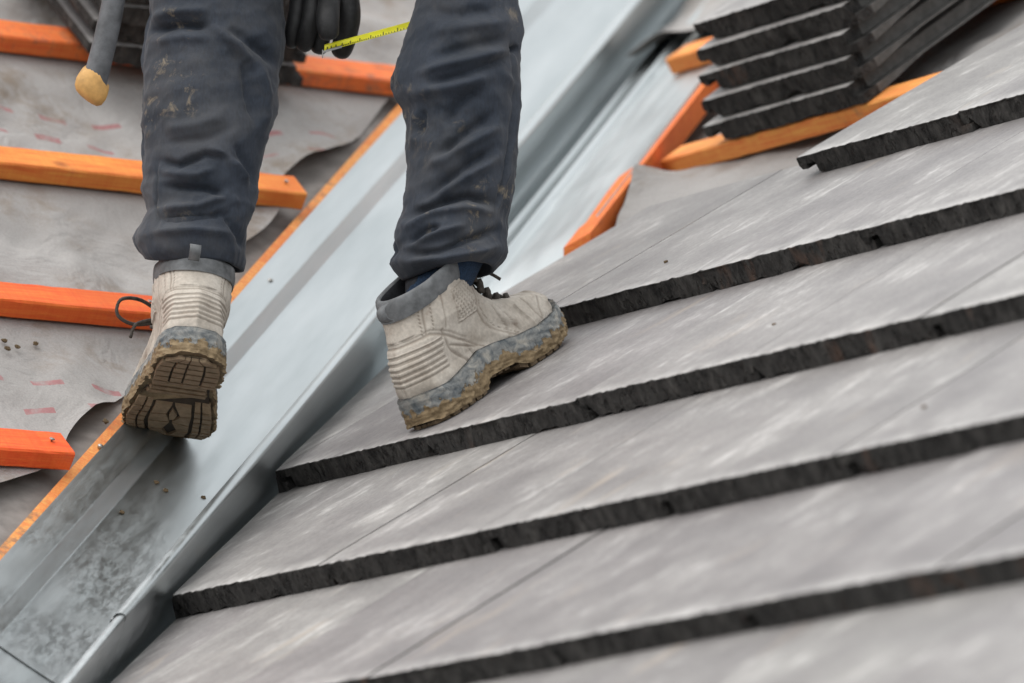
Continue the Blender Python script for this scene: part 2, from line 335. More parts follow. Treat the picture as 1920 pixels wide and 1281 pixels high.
# valley boards (timber strips under the metal's edges)
def vprism(name, w0, w1, pts, parent, mt, n=2):
    k = len(pts); V = [XV(wv, a, z) for wv in np.linspace(w0, w1, n) for a, z in pts]; F = grid_faces(k, n, True)
    F += [tuple(range(k)), tuple((n-1)*k+i for i in range(k))[::-1]]
    mean = np.mean(V, 0); fx = frame(VD, WH-VD*(WH@VD), np.cross(VD, WH), mean)
    o = mobj(name, V, F, mt, parent, smooth=False); return o
vb = vprism('valley_board', -3.5, 4, [(-.166, zL(-.166, -.029)), (-.166, zL(-.166, -.052)), (-.136, zL(-.136, -.052)), (-.136, zL(-.136, -.030))], roofL, M['wood']); vb.color = (.78, .33, .09, 1)
vb = vprism('valley_board', .30, 1.5, [(.17, zR(.17, -.0345)), (.17, zR(.17, -.066)), (.206, zR(.206, -.066)), (.206, zR(.206, -.0328))], roofR, M['wood']); vb.color = (.85, .22, .04, 1)

# battens
def batten(x, u, n, o, length, wd, th, col, parent, nails=()):
    ns = 70; bv = .0022; sec = [(bv, 0), (wd-bv, 0), (wd, -bv), (wd, -th+bv), (wd-bv, -th), (bv, -th), (0, -th+bv), (0, -bv)]; q = np.random.default_rng(int(abs(length)*1e5) % 9999); V = []
    for xx in np.linspace(0, length, ns):
        for (yy, zz) in sec: V.append((xx, yy+q.normal(0, .0003)+.0006*math.sin(xx*11+yy*40), zz+q.normal(0, .0003)))
    F = grid_faces(8, ns, True)+[tuple(range(8))[::-1], tuple((ns-1)*8+k for k in range(8))]; F = [f[::-1] for f in F]
    ob = mobj('batten', V, F, M['wood'], parent, smooth=False)
    ob.matrix_world = frame(x, u, n, o); ob.color = (*col, 1)
    for p in nails:
        v, f = tube([(p[0], p[1], -.004), (p[0], p[1], .0025), (p[0], p[1], .0035)], [.0012, .0012, .0035], 8)
        nb = mobj('nail', v, f, M['steel']); nb.parent = ob
    return ob
BC = {-1: (.86, .17, .03), 0: (.88, .13, .02), 1: (.86, .16, .025), 2: (.86, .30, .055), 3: (.88, .22, .05), 4: (.85, .25, .05), 5: (.85, .25, .05)}
for i in range(-1, 6):
    i_px = {0: (150, 862), 1: (318, 583), 2: (570, 355), 3: (785, 158)}.get(i)
    X0 = XL(0, i); 
    if i_px: end = (hit(i_px, XL(0, i), NLM)-L1)@E_
    else: end = (-.20-(XL(0, i)-Q)@WH)/(E_@WH)
    ln = end+1.4
    batten(E_, UL, NLM, XL(-1.4, i), ln, .046, .0245, BC[i], roofL, [(ln-.022, .024)]+([(ln-.115, .03)] if i == 0 else []))
for i in range(4, 9):
    s0 = {5: -1.624}.get(i, None)
    if s0 is None: s0 = (.235-(XR(0, i+.05)-Q)@WH)/(C@WH)
    if i == 4: s0 = -.9
    o = XR(s0, i-.03, -.051); 
    if i == 5: o = hit((1236, 303), XR(0, 0, -.051), NRM)
    batten(C, UR, NRM, o, 1.5, .046, .0245, (.85, .33, .075), roofR)

off = batten(C, UR, NRM, hit((1246, 112), XR(0, 0, -.006), NRM), .27, .046, .0245, (.85, .33, .075), None); off.name = 'timber_offcut'
tag(off, 'short orange timber offcut lying on the steel flange beside the tile stack', 'timber')
# ------------------------------------------------------------------ tiles
TL, TT = .42, .0285
def tile_section(nseg, seed):
    r = random.Random(seed); top = [(W*k/nseg, 0) for k in range(nseg+1)]; top[-1] = (W-.0004, 0)
    right = [(W-.0004, -.0165), (W+.017, -.0165), (W+.017, -TT)]
    bot = [(W+.017-(W-.014)*k/nseg, -TT) for k in range(1, nseg)]+[(.031, -TT)]
    left = [(.031, -.0105), (.015, -.0095), (.0125, -.0175), (.003, -.0165), (.0, -.011)]
    return top, right, bot, left
def tile_mesh(name, seed, flat=False):
    r = random.Random(seed); nseg = 44; top, right, bot, left = tile_section(nseg, seed); sec = top+right+bot+left
    nt_ = len(top); K = len(sec); ts = [0, .0022, .008, .03, .12, .22, .32, .40, TL]; V = []
    chips = [(r.uniform(0, W), r.uniform(.004, .012), r.uniform(.0008, .003)) for _ in range(5)]; bites = [(r.uniform(0, W), r.uniform(.003, .014), r.uniform(.0012, .0045)) for _ in range(9)]
    jit = [r.gauss(0, .0005) for _ in range(K)]
    for j, tt in enumerate(ts):
        body = TT if tt < .05 else (.0285-.009*min(1, (tt-.03)/.09))
        for k, (s, z) in enumerate(sec):
            y = tt; zz = z
            if z <= -TT+1e-6: zz = -body
            if j < 3:
                fall = (1, .8, .3)[j]
                if k < nt_:
                    c_ = sum(d*math.exp(-((s-x)/w_)**2) for x, w_, d in chips)
                    zz -= fall*(.0009+.35*c_)+(0 if j else .0004)+jit[k]*fall; y += fall*c_*.6+abs(jit[k])*2*fall
                elif z <= -TT+1e-6:
                    c_ = sum(d*math.exp(-((s-x)/w_)**2) for x, w_, d in bites); zz += fall*(c_+abs(jit[k])*1.5); y += fall*c_*.5
                else: y += abs(jit[k])*2
            V.append((s, y, zz))
    F = grid_faces(K, len(ts), True); mi = []
    for j in range(len(ts)-1):
        for k in range(K): mi.append(0 if k < nt_-1 and j >= 1 else (3 if nt_-1 <= k < nt_+2 and j >= 3 else 1))
    # front and back caps
    bm = bmesh.new(); bv = [bm.verts.new(v) for v in V]
    for f, m_ in zip(F, mi): ff = bm.faces.new([bv[i] for i in f]); ff.material_index = m_
    for base_, flip in ((0, True), ((len(ts)-1)*K, False)):
        ids = [base_+k for k in range(K)]; ff = bm.faces.new([bv[i] for i in (ids if not flip else ids[::-1])]); ff.material_index = 1
        bmesh.ops.triangulate(bm, faces=[ff])
    bmesh.ops.recalc_face_normals(bm, faces=bm.faces[:])
    me = bpy.data.meshes.new(name); bm.to_mesh(me); bm.free()
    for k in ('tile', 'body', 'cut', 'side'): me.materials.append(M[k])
    return me
TILES = [tile_mesh('roof_tile_mesh', 100+i) for i in range(7)]
DROP = .0275/G; UT = UR-NRM*DROP; UT /= np.linalg.norm(UT); NT = np.cross(C, UT)
PHASE = {-1: -.02, 0: -.149, 1: -.048, 2: -.272, 3: -.429, 4: -.925}
SMAX = {-1: 1.35, 0: 1.0, 1: .66, 2: .32, 3: -.02, 4: -.36}
CUT_A = -.011
def place_tile(s0, i, trim=0):
    o_ = XR(s0, i)+UT*rnd.gauss(0, .002)+NRM*rnd.gauss(0, .0005); me = TILES[rnd.randrange(len(TILES))]
    yaw = rnd.gauss(0, .0012); x = C*math.cos(yaw)+UT*math.sin(yaw); y = np.cross(NT, x)
    mw = frame(x, y, NT, o_); inv = mw.inverted()
    corners = [np.array(mw @ Vector((a, b_, 0))) for a in (0, W+.02) for b_ in (0, TL)]
    aa = [(p-Q)@WH for p in corners]
    if max(aa) < CUT_A: return
    if min(aa) < CUT_A+.001 or trim:
        bm = bmesh.new(); bm.from_mesh(me)
        co = inv @ Vector(XV(0, CUT_A+rnd.gauss(0, .0015), 0)); no = inv.to_3x3() @ Vector(WH)
        if trim: co = Vector((trim, 0, 0)); no = Vector((1, .02, 0))
        r_ = bmesh.ops.bisect_plane(bm, geom=bm.verts[:]+bm.edges[:]+bm.faces[:], plane_co=co, plane_no=no, clear_inner=True)
        ed = [g_ for g_ in r_['geom_cut'] if isinstance(g_, bmesh.types.BMEdge)]
        fl = bmesh.ops.holes_fill(bm, edges=ed, sides=0)['faces']
        for f in fl: f.material_index = 2
        bmesh.ops.triangulate(bm, faces=[f for f in fl if len(f.verts) > 4])
        if len(bm.faces) < 4: bm.free(); return
        me = bpy.data.meshes.new('cut_tile_mesh'); bm.to_mesh(me); bm.free()
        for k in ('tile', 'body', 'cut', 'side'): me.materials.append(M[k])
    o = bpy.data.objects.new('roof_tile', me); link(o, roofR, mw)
for i in range(-1, 5):
    n0 = {4: 0, 3: -3}.get(i, -12)
    for n in range(n0, 12):
        s0 = PHASE[i]+n*W
        if s0 > SMAX[i]+.05: break
        place_tile(s0, i, .042 if (i, n) == (3, -3) else 0)
# stacks of loose tiles
def stack(frame_, o_, n, labels, group, seed, lean=0):
    r = random.Random(seed); x, y, z = frame_
    for k in range(n):
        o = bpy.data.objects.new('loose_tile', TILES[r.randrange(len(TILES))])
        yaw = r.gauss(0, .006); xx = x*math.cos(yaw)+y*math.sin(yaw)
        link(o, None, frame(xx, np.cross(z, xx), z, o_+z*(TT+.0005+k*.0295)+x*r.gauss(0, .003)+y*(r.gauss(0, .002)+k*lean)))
        tag(o, labels[k], 'roof tile', group)
o5 = hit((1360, 269), XR(0, 0, -.0505), NRM)-C*.031
stack((C, UR, NRM), o5, 5, ['dark concrete tile at the bottom of the stack beside the laid tile courses', 'dark concrete tile second from the bottom in the stack beside the laid tiles',
      'dark concrete tile in the middle of the stack beside the laid tiles', 'dark concrete tile second from the top in the stack beside the laid tiles',
      'dark concrete tile on top of the stack beside the laid tiles, pale face up'], 'loose tiles stacked on the tiled slope', 3, .0165)
oL = hit((154, 116), XL(0, 0, 0), NLM)
stack((E_, UL, NLM), oL, 5, ['dark concrete tile at the bottom of the stack behind the hammer', 'dark concrete tile second from the bottom in the stack behind the hammer',
      'dark concrete tile in the middle of the stack behind the hammer', 'dark concrete tile second from the top in the stack behind the hammer',
      'dark concrete tile on top of the stack behind the hammer'], 'loose tiles stacked on the bare slope', 8)

# ------------------------------------------------------------------ valley gutter
def gutter(name, wlo, whi, drop, label):
    L = lambda a, h: (a, zL(a, h)); R = lambda a, h: (a, zR(a, h))
    prof = [L(-.1535, FL_H-.002), L(-.1528, FL_H+.0015), L(-.150, FL_H+.001), L(-.147, FL_H), L(-.1235, FL_H), L(-.1215, FL_H-.001), L(-.1185, TR_H+.001), L(-.1165, TR_H), L(-.08, TR_H),
            L(-.04, TR_H), L(-.030, TR_H+.001), (-.0245, zL(-.0245, TR_H)+.006), (-.0205, -.012), (-.0190, -.006), (-.0165, -.0058), (-.0150, -.0022), (-.012, 0), (-.007, .0005), (-.003, -.001), (-.0005, -.004), (-.001, -.008), (-.016, -.05),
            (-.0330, zR(-.0330, -.038)+.004), R(-.029, -.0385), R(-.010, -.038), R(.006, -.038), R(.0085, -.033), R(.011, -.0315), R(.0135, -.033), R(.017, -.038), R(.040, -.038), R(.050, -.038), R(.0545, -.037), R(.057, -.026), R(.061, -.0225), R(.066, -.025), R(.071, -.0315), R(.075, -.032), R(.12, -.032), R(.160, -.032), R(.185, -.032), R(.193, -.029), R(.195, -.0325)]
    K = len(prof); n = 120; V = []
    def sink(a, wv):
        if a < -.034: return 0.
        tr = np.clip((wv-.10-.9*max(a, 0))/.12, 0, 1); q_ = np.clip((a-.06)/.02, 0, 1)
        return -.022*(1-tr)-.003*(wv < .6)*q_
    for j in range(n):
        f = j/(n-1)
        for k, (a, z) in enumerate(prof):
            if k >= 23: z = z+sink(a, wlo+(whi-wlo)*f)
            lo = wlo
            if k < 12 and drop == 0: lo = wlo-.115
            wv = lo+(whi-lo)*f
            lift = .0008*math.exp(-(wv-lo)/.02) if drop == 0 else 0
            V.append(XV(wv, a+drop*(.0 if k < 13 or k > 23 else (-.6 if k > 18 else .6)), z-drop+lift+.0009*math.sin(wv*5+a*40)))
    o = bpy.data.objects.new(name, None)
    # local frame: x across, y up the valley, z out, so the material can follow the sheet
    y = VD; x = WH-VD*(WH@VD); x /= np.linalg.norm(x); z = np.cross(x, y); mw = frame(x, y, z, Q); inv = np.array(mw.inverted())
    Vl = np.array(V)@inv[:3, :3].T+inv[:3, 3]
    o = mobj(name, Vl, grid_faces(K, n), M['metal']); o.matrix_world = mw
    sm = o.modifiers.new('thick', 'SOLIDIFY'); sm.thickness = .0009; sm.offset = -1; o.data.materials.append(M['edge']); sm.material_offset_rim = 1; es = o.modifiers.new('crisp', 'EDGE_SPLIT'); es.split_angle = math.radians(58)
    tag(o, label, 'valley gutter', 'lapped lengths of valley gutter'); return o, mw
WEND = 2.7
gut, gmw = gutter('valley_gutter', -.995, WEND, 0, 'long bright galvanised steel valley gutter under the raised boot')
gut2, _ = gutter('valley_gutter', -3.4, -.80, .0016, 'wet stained lower length of steel valley gutter lapped under the next')
# fixing nails in the flange
for px in [(507, 527), (188, 838)]:
    p = hit(px, L1+NLM*FL_H, NLM); v, f = tube([p-NLM*.002, p+NLM*.002, p+NLM*.003], [.003, .0035, .002], 10)
    inv = np.array(gmw.inverted()); mobj('nail', v@inv[:3, :3].T+inv[:3, 3], f, M['steel'], gut)
# membrane flap draped over the head of the valley
def drape():
    na, nw = 80, 60; V = []
    for j in range(nw):
        f = (j/(nw-1))**1.5
        for i in range(na):
            a = .002+.185*i/(na-1); lo = 1.27+.022*math.sin(a*21+1)+.010*math.sin(a*51)-.10*a
            wv = lo+f*2.6; z = zR(a, -.026)+.004
            z += .005*math.sin(a*21+wv*3)+.004*math.sin(wv*11+a*13)+.003*math.sin(wv*31-a*24)+(.016*math.exp(-f*30))*(1+math.sin(a*27)*.8)
            V.append(XV(wv, a, z))
    o = mobj('membrane_flap', V, grid_faces(na, nw), M['felt']); uv = o.data.uv_layers.new(name='UVMap')
    uv.data.foreach_set('uv', np.tile([0., .1], len(o.data.loops)))
    sm = o.modifiers.new('thick', 'SOLIDIFY'); sm.thickness = .0015; o.data.materials.append(M['under']); sm.material_offset = 0; sm.material_offset_rim = 1
    tag(o, 'pale grey membrane flap draped over the upper end of the steel valley', 'membrane')
drape()
# flat steel strap lying beyond the gutter end
pA = hit((1290, 82), XR(0, 0, -.02), NRM); pB = hit((1330, 38), XR(0, 0, .01), NRM)
d = (pB-pA); ln = np.linalg.norm(d); d /= ln; y = np.cross(NRM, d); V_, F_ = box(ln+.05, .022, .003, .0008)
st = mobj('steel_strap', V_, F_, M['steel'], smooth=False); st.matrix_world = frame(d, y, np.cross(d, y), (pA+pB)/2); tag(st, 'short flat steel strap lying beside the upper end of the valley', 'strap')

# ------------------------------------------------------------------ boots
def lerp(x, xs, ys): return np.interp(x, xs, ys)
SX = [0, .006, .02, .04, .07, .10, .13, .16, .19, .215, .24, .26, .274, .282, .285]
SW = [0, .021, .033, .0365, .036, .0345, .038, .045, .0495, .0500, .0455, .036, .0245, .012, 0]
def sole_w(x): return lerp(x, SX, SW)
def sole_c(x): return lerp(x, [0, .08, .14, .2, .285], [0, 0, -.003, -.003, .006])     # right foot: +y is the inner side
def sole_bottom(x): return lerp(x, [0, .004, .085, .092, .10, .14, .15, .16, .22, .25, .285], [.003, 0, 0, .010, .012, .010, .004, .0, .001, .006, .020])
def half_pts(n): return .5-.5*np.cos(np.linspace(0, math.pi, n))
def ring(xb, xf, hwf, cf, n):
    r = half_pts(n); x = xb+(xf-xb)*r; hw = hwf(r, x); c_ = cf(x)
    Lp = np.stack([x, c_+hw], -1); Rp = np.stack([x, c_-hw], -1)[::-1]
    return np.concatenate([Lp[:-1], Rp[:-1]])
NB = 170
def upper(mirror):
    zs = np.concatenate([np.linspace(.022, .058, 50), np.linspace(.0586, .085, 74), np.linspace(.0856, .132, 62)]); V = []; seam = []
    H = .128
    for z in zs:
        xf = lerp(z, [.022, .034, .045, .054, .061, .066, .070, .074, .080, .088, .098, .110, .132], [.279, .283, .279, .271, .259, .244, .226, .206, .184, .165, .150, .140, .135])
        xb = lerp(z, [.022, .035, .05, .07, .09, .11, .132], [.004, .0005, -.001, .003, .007, .007, .004])
        k = np.clip((z-.050)/.045, 0, 1)
        wtop = lerp(z, [.05, .075, .09, .105, .132], [.048, .046, .0445, .044, .0465])
        def hwf(r, x):
            foot = np.maximum(sole_w(np.clip(x*.985+.002, 0, .2849))-.003, 0)*lerp(z, [.02, .04, .06, .08], [1, 1.02, .93, .80])
            el = wtop*np.clip(1-np.abs(2*r-1)**2.4, 0, 1)**(1/2.1)
            # taper both ends so the slice closes
            endt = np.clip((1-r)/.10, 0, 1)**.5; endb = np.clip(r/.06, 0, 1)**.5
            return (foot*(1-k)+el*k)*np.minimum(1, np.where(k < 1, endt, 1))*np.where(k < 1, endb, 1)
        P = ring(xb, xf, hwf, lambda x: sole_c(x)*(1-k), NB)
        V.append(np.column_stack([P, np.full(len(P), z)]))
    V = np.array(V); nz, npt, _ = V.shape
    # outward normals from the grid
    du = np.roll(V, -1, 1)-np.roll(V, 1, 1); dv = np.gradient(V, axis=0); nn = np.cross(du, dv); nn /= np.linalg.norm(nn, axis=2, keepdims=True)+1e-9
    ctr = V.mean(1, keepdims=True); sg = np.sign(((V-ctr)*nn).sum(2).mean()); nn *= sg
    x, y, z = V[..., 0], V[..., 1], V[..., 2]; side = y; D = np.zeros_like(x); S = np.zeros_like(x)
    def line(pts, wd, depth, sm=1.):
        nonlocal D, S
        dm = np.full(x.shape, 9.)
        for (x0, z0), (x1, z1) in zip(pts[:-1], pts[1:]):
            tt = np.clip(((x-x0)*(x1-x0)+(z-z0)*(z1-z0))/((x1-x0)**2+(z1-z0)**2), 0, 1); dm = np.minimum(dm, np.hypot(x-x0-tt*(x1-x0), z-z0-tt*(z1-z0)))
        gk = np.exp(-(dm/(wd*1.25))**2); D += depth*1.5*gk; S = np.maximum(S, gk*sm)
    arc = lambda xx: .088-.9*np.maximum(0, xx-.03)**1.25
    inside = 1/(1+np.exp(-(arc(x)-z)/.0008))*(1/(1+np.exp((x-.125)/.002))); D += .0022*inside               # heel counter panel
    line([(-.01, .0885), (.03, .0885), (.06, .0772), (.09, .063), (.115, .045), (.125, .03)], .0011, -.001, .8)
    line([(-.01, .0925), (.03, .092), (.063, .080), (.095, .065)], .0008, -.0005, .4)
    rb = ((x < .048) & (z > .047) & (z < .082)); gv = np.where(rb, np.clip(np.sin(z*2*math.pi/.0062)*1.6, -1, 1), 0); D += .0007*gv; S = np.maximum(S, np.where(rb & (gv < -.3), .5, 0))
    line([(.05, .085), (.060, .062), (.085, .036)], .0015, -.0012, .7); line([(.062, .068), (.105, .050)], .0012, -.0010, .6); line([(.088, .060), (.100, .034)], .0010, -.0008, .5)
    cap = 1/(1+np.exp(-(x-.218-.25*np.abs(z-.05))/.0012)); D += .0014*cap                                   # toe cap
    line([(.214, .028), (.221, .05), (.234, .062), (.222, .072)], .0012, -.0006, .7); line([(.236, .030), (.241, .048), (.250, .058), (.243, .064)], .0014, .0019, .45); line([(.258, .03), (.262, .044), (.266, .052)], .0012, .0016, .4)
    pch = np.clip(1-np.maximum(np.abs(x-.094+.35*(z-.10))/.021, np.abs(z-.099)/.017), 0, .12)/.12; D += .0016*pch                    # ankle patch with dimples
    D -= .0014*pch*(np.sin(x*2*math.pi/.0065)*np.sin(z*2*math.pi/.0065) > .3); S = np.maximum(S, .45*(pch > .05)*(pch < .9)); S = np.maximum(S, .4*pch*(np.sin(x*2*math.pi/.0065)*np.sin(z*2*math.pi/.0065) > .3))
    line([(.022, .128), (.026, .09)], .0010, -.0006, .75); line([(.05, .125), (.056, .086)], .0010, -.0006, .6)
    line([(.13, .11), (.118, .085), (.135, .06), (.165, .036)], .0012, -.0009, .7); line([(.165, .066), (.172, .04)], .0010, -.0008, .6); line([(.186, .066), (.196, .034)], .0013, .0017, .4); line([(.205, .068), (.214, .036)], .0010, -.0010, .6); line([(.150, .078), (.160, .052), (.150, .034)], .0010, -.0009, .6)
    for pp in ([(.015, .126), (.10, .121), (.128, .128)], [(.018, .128), (.022, .09)], [(.032, .128), (.036, .09)], [(.137, .112), (.125, .086), (.141, .061), (.170, .037)]):
        S0 = S.copy(); D0 = D.copy(); line(pp, .0008, -.0007, .7); on = np.sin((x+z)*2*math.pi/.0036) > -.2; S = np.where(on, S, S0); D = np.where(on, D, D0)
    D += np.where(x > .12, .0028*np.sin((x*.8+z*.9)*210)*np.exp(-((x-.162)/.022)**2)*np.exp(-((z-.055)/.02)**2), 0)
    D += .0012*wave(x+y*.5, z-y*.3, 31, 22, 3)
    V = V+nn*D[..., None]
    sh = np.clip(z-.068, 0, 1)*.5; V[..., 0] += sh
    V[..., 2] += np.clip((z-.085)/.047, 0, 1)*(V[..., 0]-.06)*.10                       # collar line rises to the front
    F = grid_faces(npt, nz, True); return V.reshape(-1, 3), F, S.ravel(), V[-1]
def sole_mesh():
    lev = np.concatenate([np.linspace(0, .5, 16), np.linspace(.54, 1, 9)]); V = []; mud = []; n = 190
    xs = half_pts(n)*.285
    for l in lev:
        bulge = .0035+.0022*math.sin(l*math.pi)-.004*max(0, l-.9)*10*.3
        P = ring(-.003, .289, lambda r, x: np.where((r <= 0) | (r >= 1), 0, sole_w(np.clip((x+.003)/.292*.285, 0, .285))+bulge), sole_c, n)
        zb = sole_bottom(np.clip(P[:, 0], 0, .285)); zt = lerp(P[:, 0], [0, .03, .07, .10, .13, .16, .2, .24, .285], [.036, .034, .040, .046, .043, .037, .034, .036, .044])
        z = zb+(zt-zb)*l; out = P-np.stack([np.clip(P[:, 0], .03, .25), P[:, 0]*0], -1); out /= np.linalg.norm(out, axis=1, keepdims=True)+1e-9
        amp = np.clip(1-l*2.0, 0, 1); lump = amp*(.0030*(wave(P[:, 0]*1+P[:, 1], z+P[:, 1]*.7, 41, 50, 3)+.5)+.0016*wave(P[:, 0]+P[:, 1]*.6, z*1.4, 47, 130, 2))+.0009*wave(P[:, 0], z*2, 44, 70, 2)
        P = P+out*lump[:, None]; V.append(np.column_stack([P, z])); mud.append(np.full(len(P), 1.12-1.35*l))
    V = np.array(V); nz, npt, _ = V.shape; F = grid_faces(npt, nz, True); F.append(tuple(range(npt)))
    F.append(tuple((nz-1)*npt+i for i in range(npt))[::-1]); return V.reshape(-1, 3), F, np.concatenate(mud)
def tread():
    parts = []; r = random.Random(4)
    def lug(poly):
        poly = np.array(poly, float); k = len(poly); cx = poly.mean(0); pb = poly; pt = cx+(poly-cx)*.93
        zb = sole_bottom(np.clip(pb[:, 0], 0, .285)); V = np.concatenate([np.column_stack([pb, zb+.002]), np.column_stack([pt, zb-.0042])])
        F = [tuple(range(k, 2*k))[::-1]]+[(i, i+k, (i+1) % k+k, (i+1) % k) for i in range(k)]; parts.append((V, F))
    def yat(x, f): return sole_c(x)+f*(sole_w(x)+.0015)
    def bar(x0, x1, f0, f1, skew=0): lug([(x0, yat(x0, f0)), (x1, yat(x1, f0+skew)), (x1, yat(x1, f1+skew)), (x0, yat(x0, f1))])
    for x0, x1 in [(.004, .016), (.019, .030), (.033, .045), (.048, .060), (.063, .074), (.077, .086)]:
        for f0, f1 in ((-.99, -.52), (.52, .99)): bar(x0, x1, f0, f1)
        for f0, f1, sk in ((-.47, -.1, .06), (-.06, .47, -.04)): bar(x0, x1, f0, f1, 0)
    for x0 in (.097, .108, .119, .130): bar(x0, x0+.007, -.9, .9)
    for k in range(8):
        x0 = .146+k*.0148; x1 = x0+.0115
        for f0, f1 in ((-.99, -.76), (-.72, -.56), (.56, .72), (.76, .99)): bar(x0, min(x1, .27), f0, f1)
    cs = [(.150, -.50), (.150, 0.), (.150, .50), (.176, -.52), (.172, -.1), (.178, .22), (.174, .52), (.2, -.50), (.196, .05), (.203, .5), (.224, -.5), (.222, -.12), (.226, .2), (.222, .5), (.25, -.45), (.249, 0), (.25, .45), (.268, -.3), (.268, .3)]
    for q in [(0, 1, 4, 3), (1, 2, 6, 5), (3, 4, 8, 7), (5, 6, 9, 8), (7, 8, 11, 10), (8, 9, 13, 12), (10, 11, 15, 14), (12, 13, 16, 15), (14, 15, 16, 18, 17)]:
        pl = np.array([(cs[i][0], yat(cs[i][0], cs[i][1])) for i in q]); c_ = pl.mean(0); lug(c_+(pl-c_)*.93)
    lug([(.158, yat(.158, .0)), (.174, yat(.174, .15)), (.188, yat(.188, .1)), (.190, yat(.190, -.0)), (.174, yat(.174, -.05))])
    for f0 in (-.95, -.45, .05, .5): bar(.259 if abs(f0) > .6 else .270, .278, f0, f0+.4)
    return merge(parts)
UPV_R = upper(False); SOLE = sole_mesh(); TREAD = tread()
def boot(parent, org, o, fx, fy, fz, mirror, seed):
    """o heel-bottom point, fx toe direction, fy inner/left direction, fz up."""
    my = -1 if mirror else 1
    def tw(v): v = np.array(v, float); v[:, 2] += np.clip(v[:, 2]-.060, 0, 1)*.13; return o+v[:, :1]*fx+v[:, 1:2]*my*fy+v[:, 2:3]*fz-org
    def fl(F): return [f[::-1] for f in F] if mirror else F
    V, F, S, top = UPV_R; b_ = mobj('boot', tw(V), fl(F), M['leather'], parent)
    at = b_.data.attributes.new('seam', 'FLOAT', 'POINT'); at.data.foreach_set('value', S)
    V, F, mu = SOLE; s_ = mobj('sole', tw(V), fl(F), M['sole'], b_); at = s_.data.attributes.new('mud', 'FLOAT', 'POINT'); at.data.foreach_set('value', mu)
    V, F = TREAD; mobj('tread', tw(V), fl(F), M['tread'], b_, smooth=False)
    # bottom skin between the lugs
    xs = half_pts(40)*.279+.003; Vb = []; 
    for x in xs:
        for f in (-1, -.5, 0, .5, 1): Vb.append((x, sole_c(x)+f*sole_w(x)*.985, float(sole_bottom(x))-.0006))
    mobj('sole_web', tw(Vb), fl(grid_faces(5, 40)), M['treadbase'], b_)
    # padded collar and lining
    c0 = top.mean(0); rings = []; offs = [(-.0008, -.016), (.0006, -.010), (.0012, -.005), (.0016, .000), (.0012, .004), (-.0006, .006), (-.0036, .0062), (-.006, .004), (-.0072, -.002), (-.0085, -.02), (-.012, -.06)]
    dxy = top-c0; ln = np.linalg.norm(dxy[:, :2], axis=1, keepdims=True); dr = np.column_stack([dxy[:, :2]/ln, np.zeros(len(top))])
    for e, dz in offs:
        p = top+dr*e; p[:, 2] += dz; p[:, 0] += dz*.45; rings.append(p)
    V = np.concatenate(rings); F = grid_faces(len(top), len(offs), True)
    cb = mobj('collar', tw(V), fl(F), [M['collar'], M['inner']], b_)
    cb.data.polygons.foreach_set('material_index', [1 if j >= 7 else 0 for j in range(len(offs)-1) for _ in range(len(top))])
    # pull tab at the heel
    tb = spline([(.002, .010, .118), (-.006, .010, .124), (-.004, .010, .133), (.006, .010, .136)], 12); V = []
    for p in tb: 
        for yy in (-.008, .008): V.append((p[0]+.02*.5, yy, p[2]))
    tv = []; 
    for p in tb:
        for yy, off in ((-.0065, 0), (.0065, 0), (.0065, .002), (-.0065, .002)): tv.append((p[0]+.012-off, yy-.010, p[2]))
    mobj('pull_tab', tw(tv), fl(grid_faces(4, 12, True)), M['collar'], b_)
    # tongue and laces
    tg = []
    pth = spline([(.215, 0, .073), (.190, 0, .083), (.176, 0, .098), (.170, 0, .115), (.172, 0, .135), (.176, 0, .153)], 16)
    for p in pth:
        for yy in np.linspace(-.019, .019, 7): tg.append((p[0]-18*yy*yy, yy, p[2]-.006-10*yy*yy))
    mobj('tongue', tw(tg), fl(grid_faces(7, 16)), M['collar'], b_)
    lc = []
    for k, (x, z) in enumerate([(.208, .077), (.193, .083), (.182, .093), (.176, .105), (.173, .119), (.174, .132)]):
        sg = -1 if k % 2 else 1
        lc.append(tube(spline([(x-.012, -.026, z-.010), (x-.003, -.014, z-.001), (x+.003, 0, z+.002), (x-.001+.004*sg, .014, z-.001), (x-.012+.005*sg, .026, z-.010)], 12), .0022, 7))
        for yy in (-.024, .024): lc.append(tube([(x-.012, yy, z-.012), (x-.007, yy, z-.002), (x-.006, yy, z+.002)], [.0042, .0042, .003], 8))
    bow = [(.178, -.006, .120), (.196, -.020, .130), (.212, -.030, .124), (.208, -.034, .112), (.192, -.022, .113), (.178, -.004, .118)]
    lc.append(tube(spline(bow, 26), .0021, 7)); bow2 = [(a, -b_2*1.15, c_-.002) for a, b_2, c_ in bow]; lc.append(tube(spline(bow2, 26), .0021, 7))
    lc.append(tube(spline([(.180, -.004, .119), (.196, -.016, .108), (.203, -.026, .094)], 12), .0020, 7)); lc.append(tube(spline([(.180, .004, .119), (.194, .022, .106), (.200, .034, .090)], 12), .0020, 7))
    if mirror:
        lc.append(tube(spline([(.176, -.020, .112), (.165, -.052, .124), (.150, -.078, .116), (.150, -.080, .098), (.160, -.058, .094), (.174, -.022, .108)], 30), .0021, 7)); lc.append(tube(spline([(.170, -.03, .108), (.158, -.056, .094), (.152, -.062, .076)], 12), .0021, 7))
    V, F = merge(lc); mobj('laces', tw(V), fl(F), M['lace'], b_)
    return b_, tw, top

# ------------------------------------------------------------------ person
HR = hit((797, 804), XR(0, 2), NT)                       # right heel on the second course
fxR = -.25*C+UT; fxR /= np.linalg.norm(fxR); fyR = np.cross(NT, fxR)
HR = HR+NT*.0045
PORG = HR.copy()
heelL = atY((362, 668), 8.10); toeL = atY((309, 822), 8.345)
fxL = toeL-heelL; fxL /= np.linalg.norm(fxL); lat = A_(-1, 0, .10); lat -= fxL*(lat@fxL); lat /= np.linalg.norm(lat); fzL = np.cross(fxL, lat)
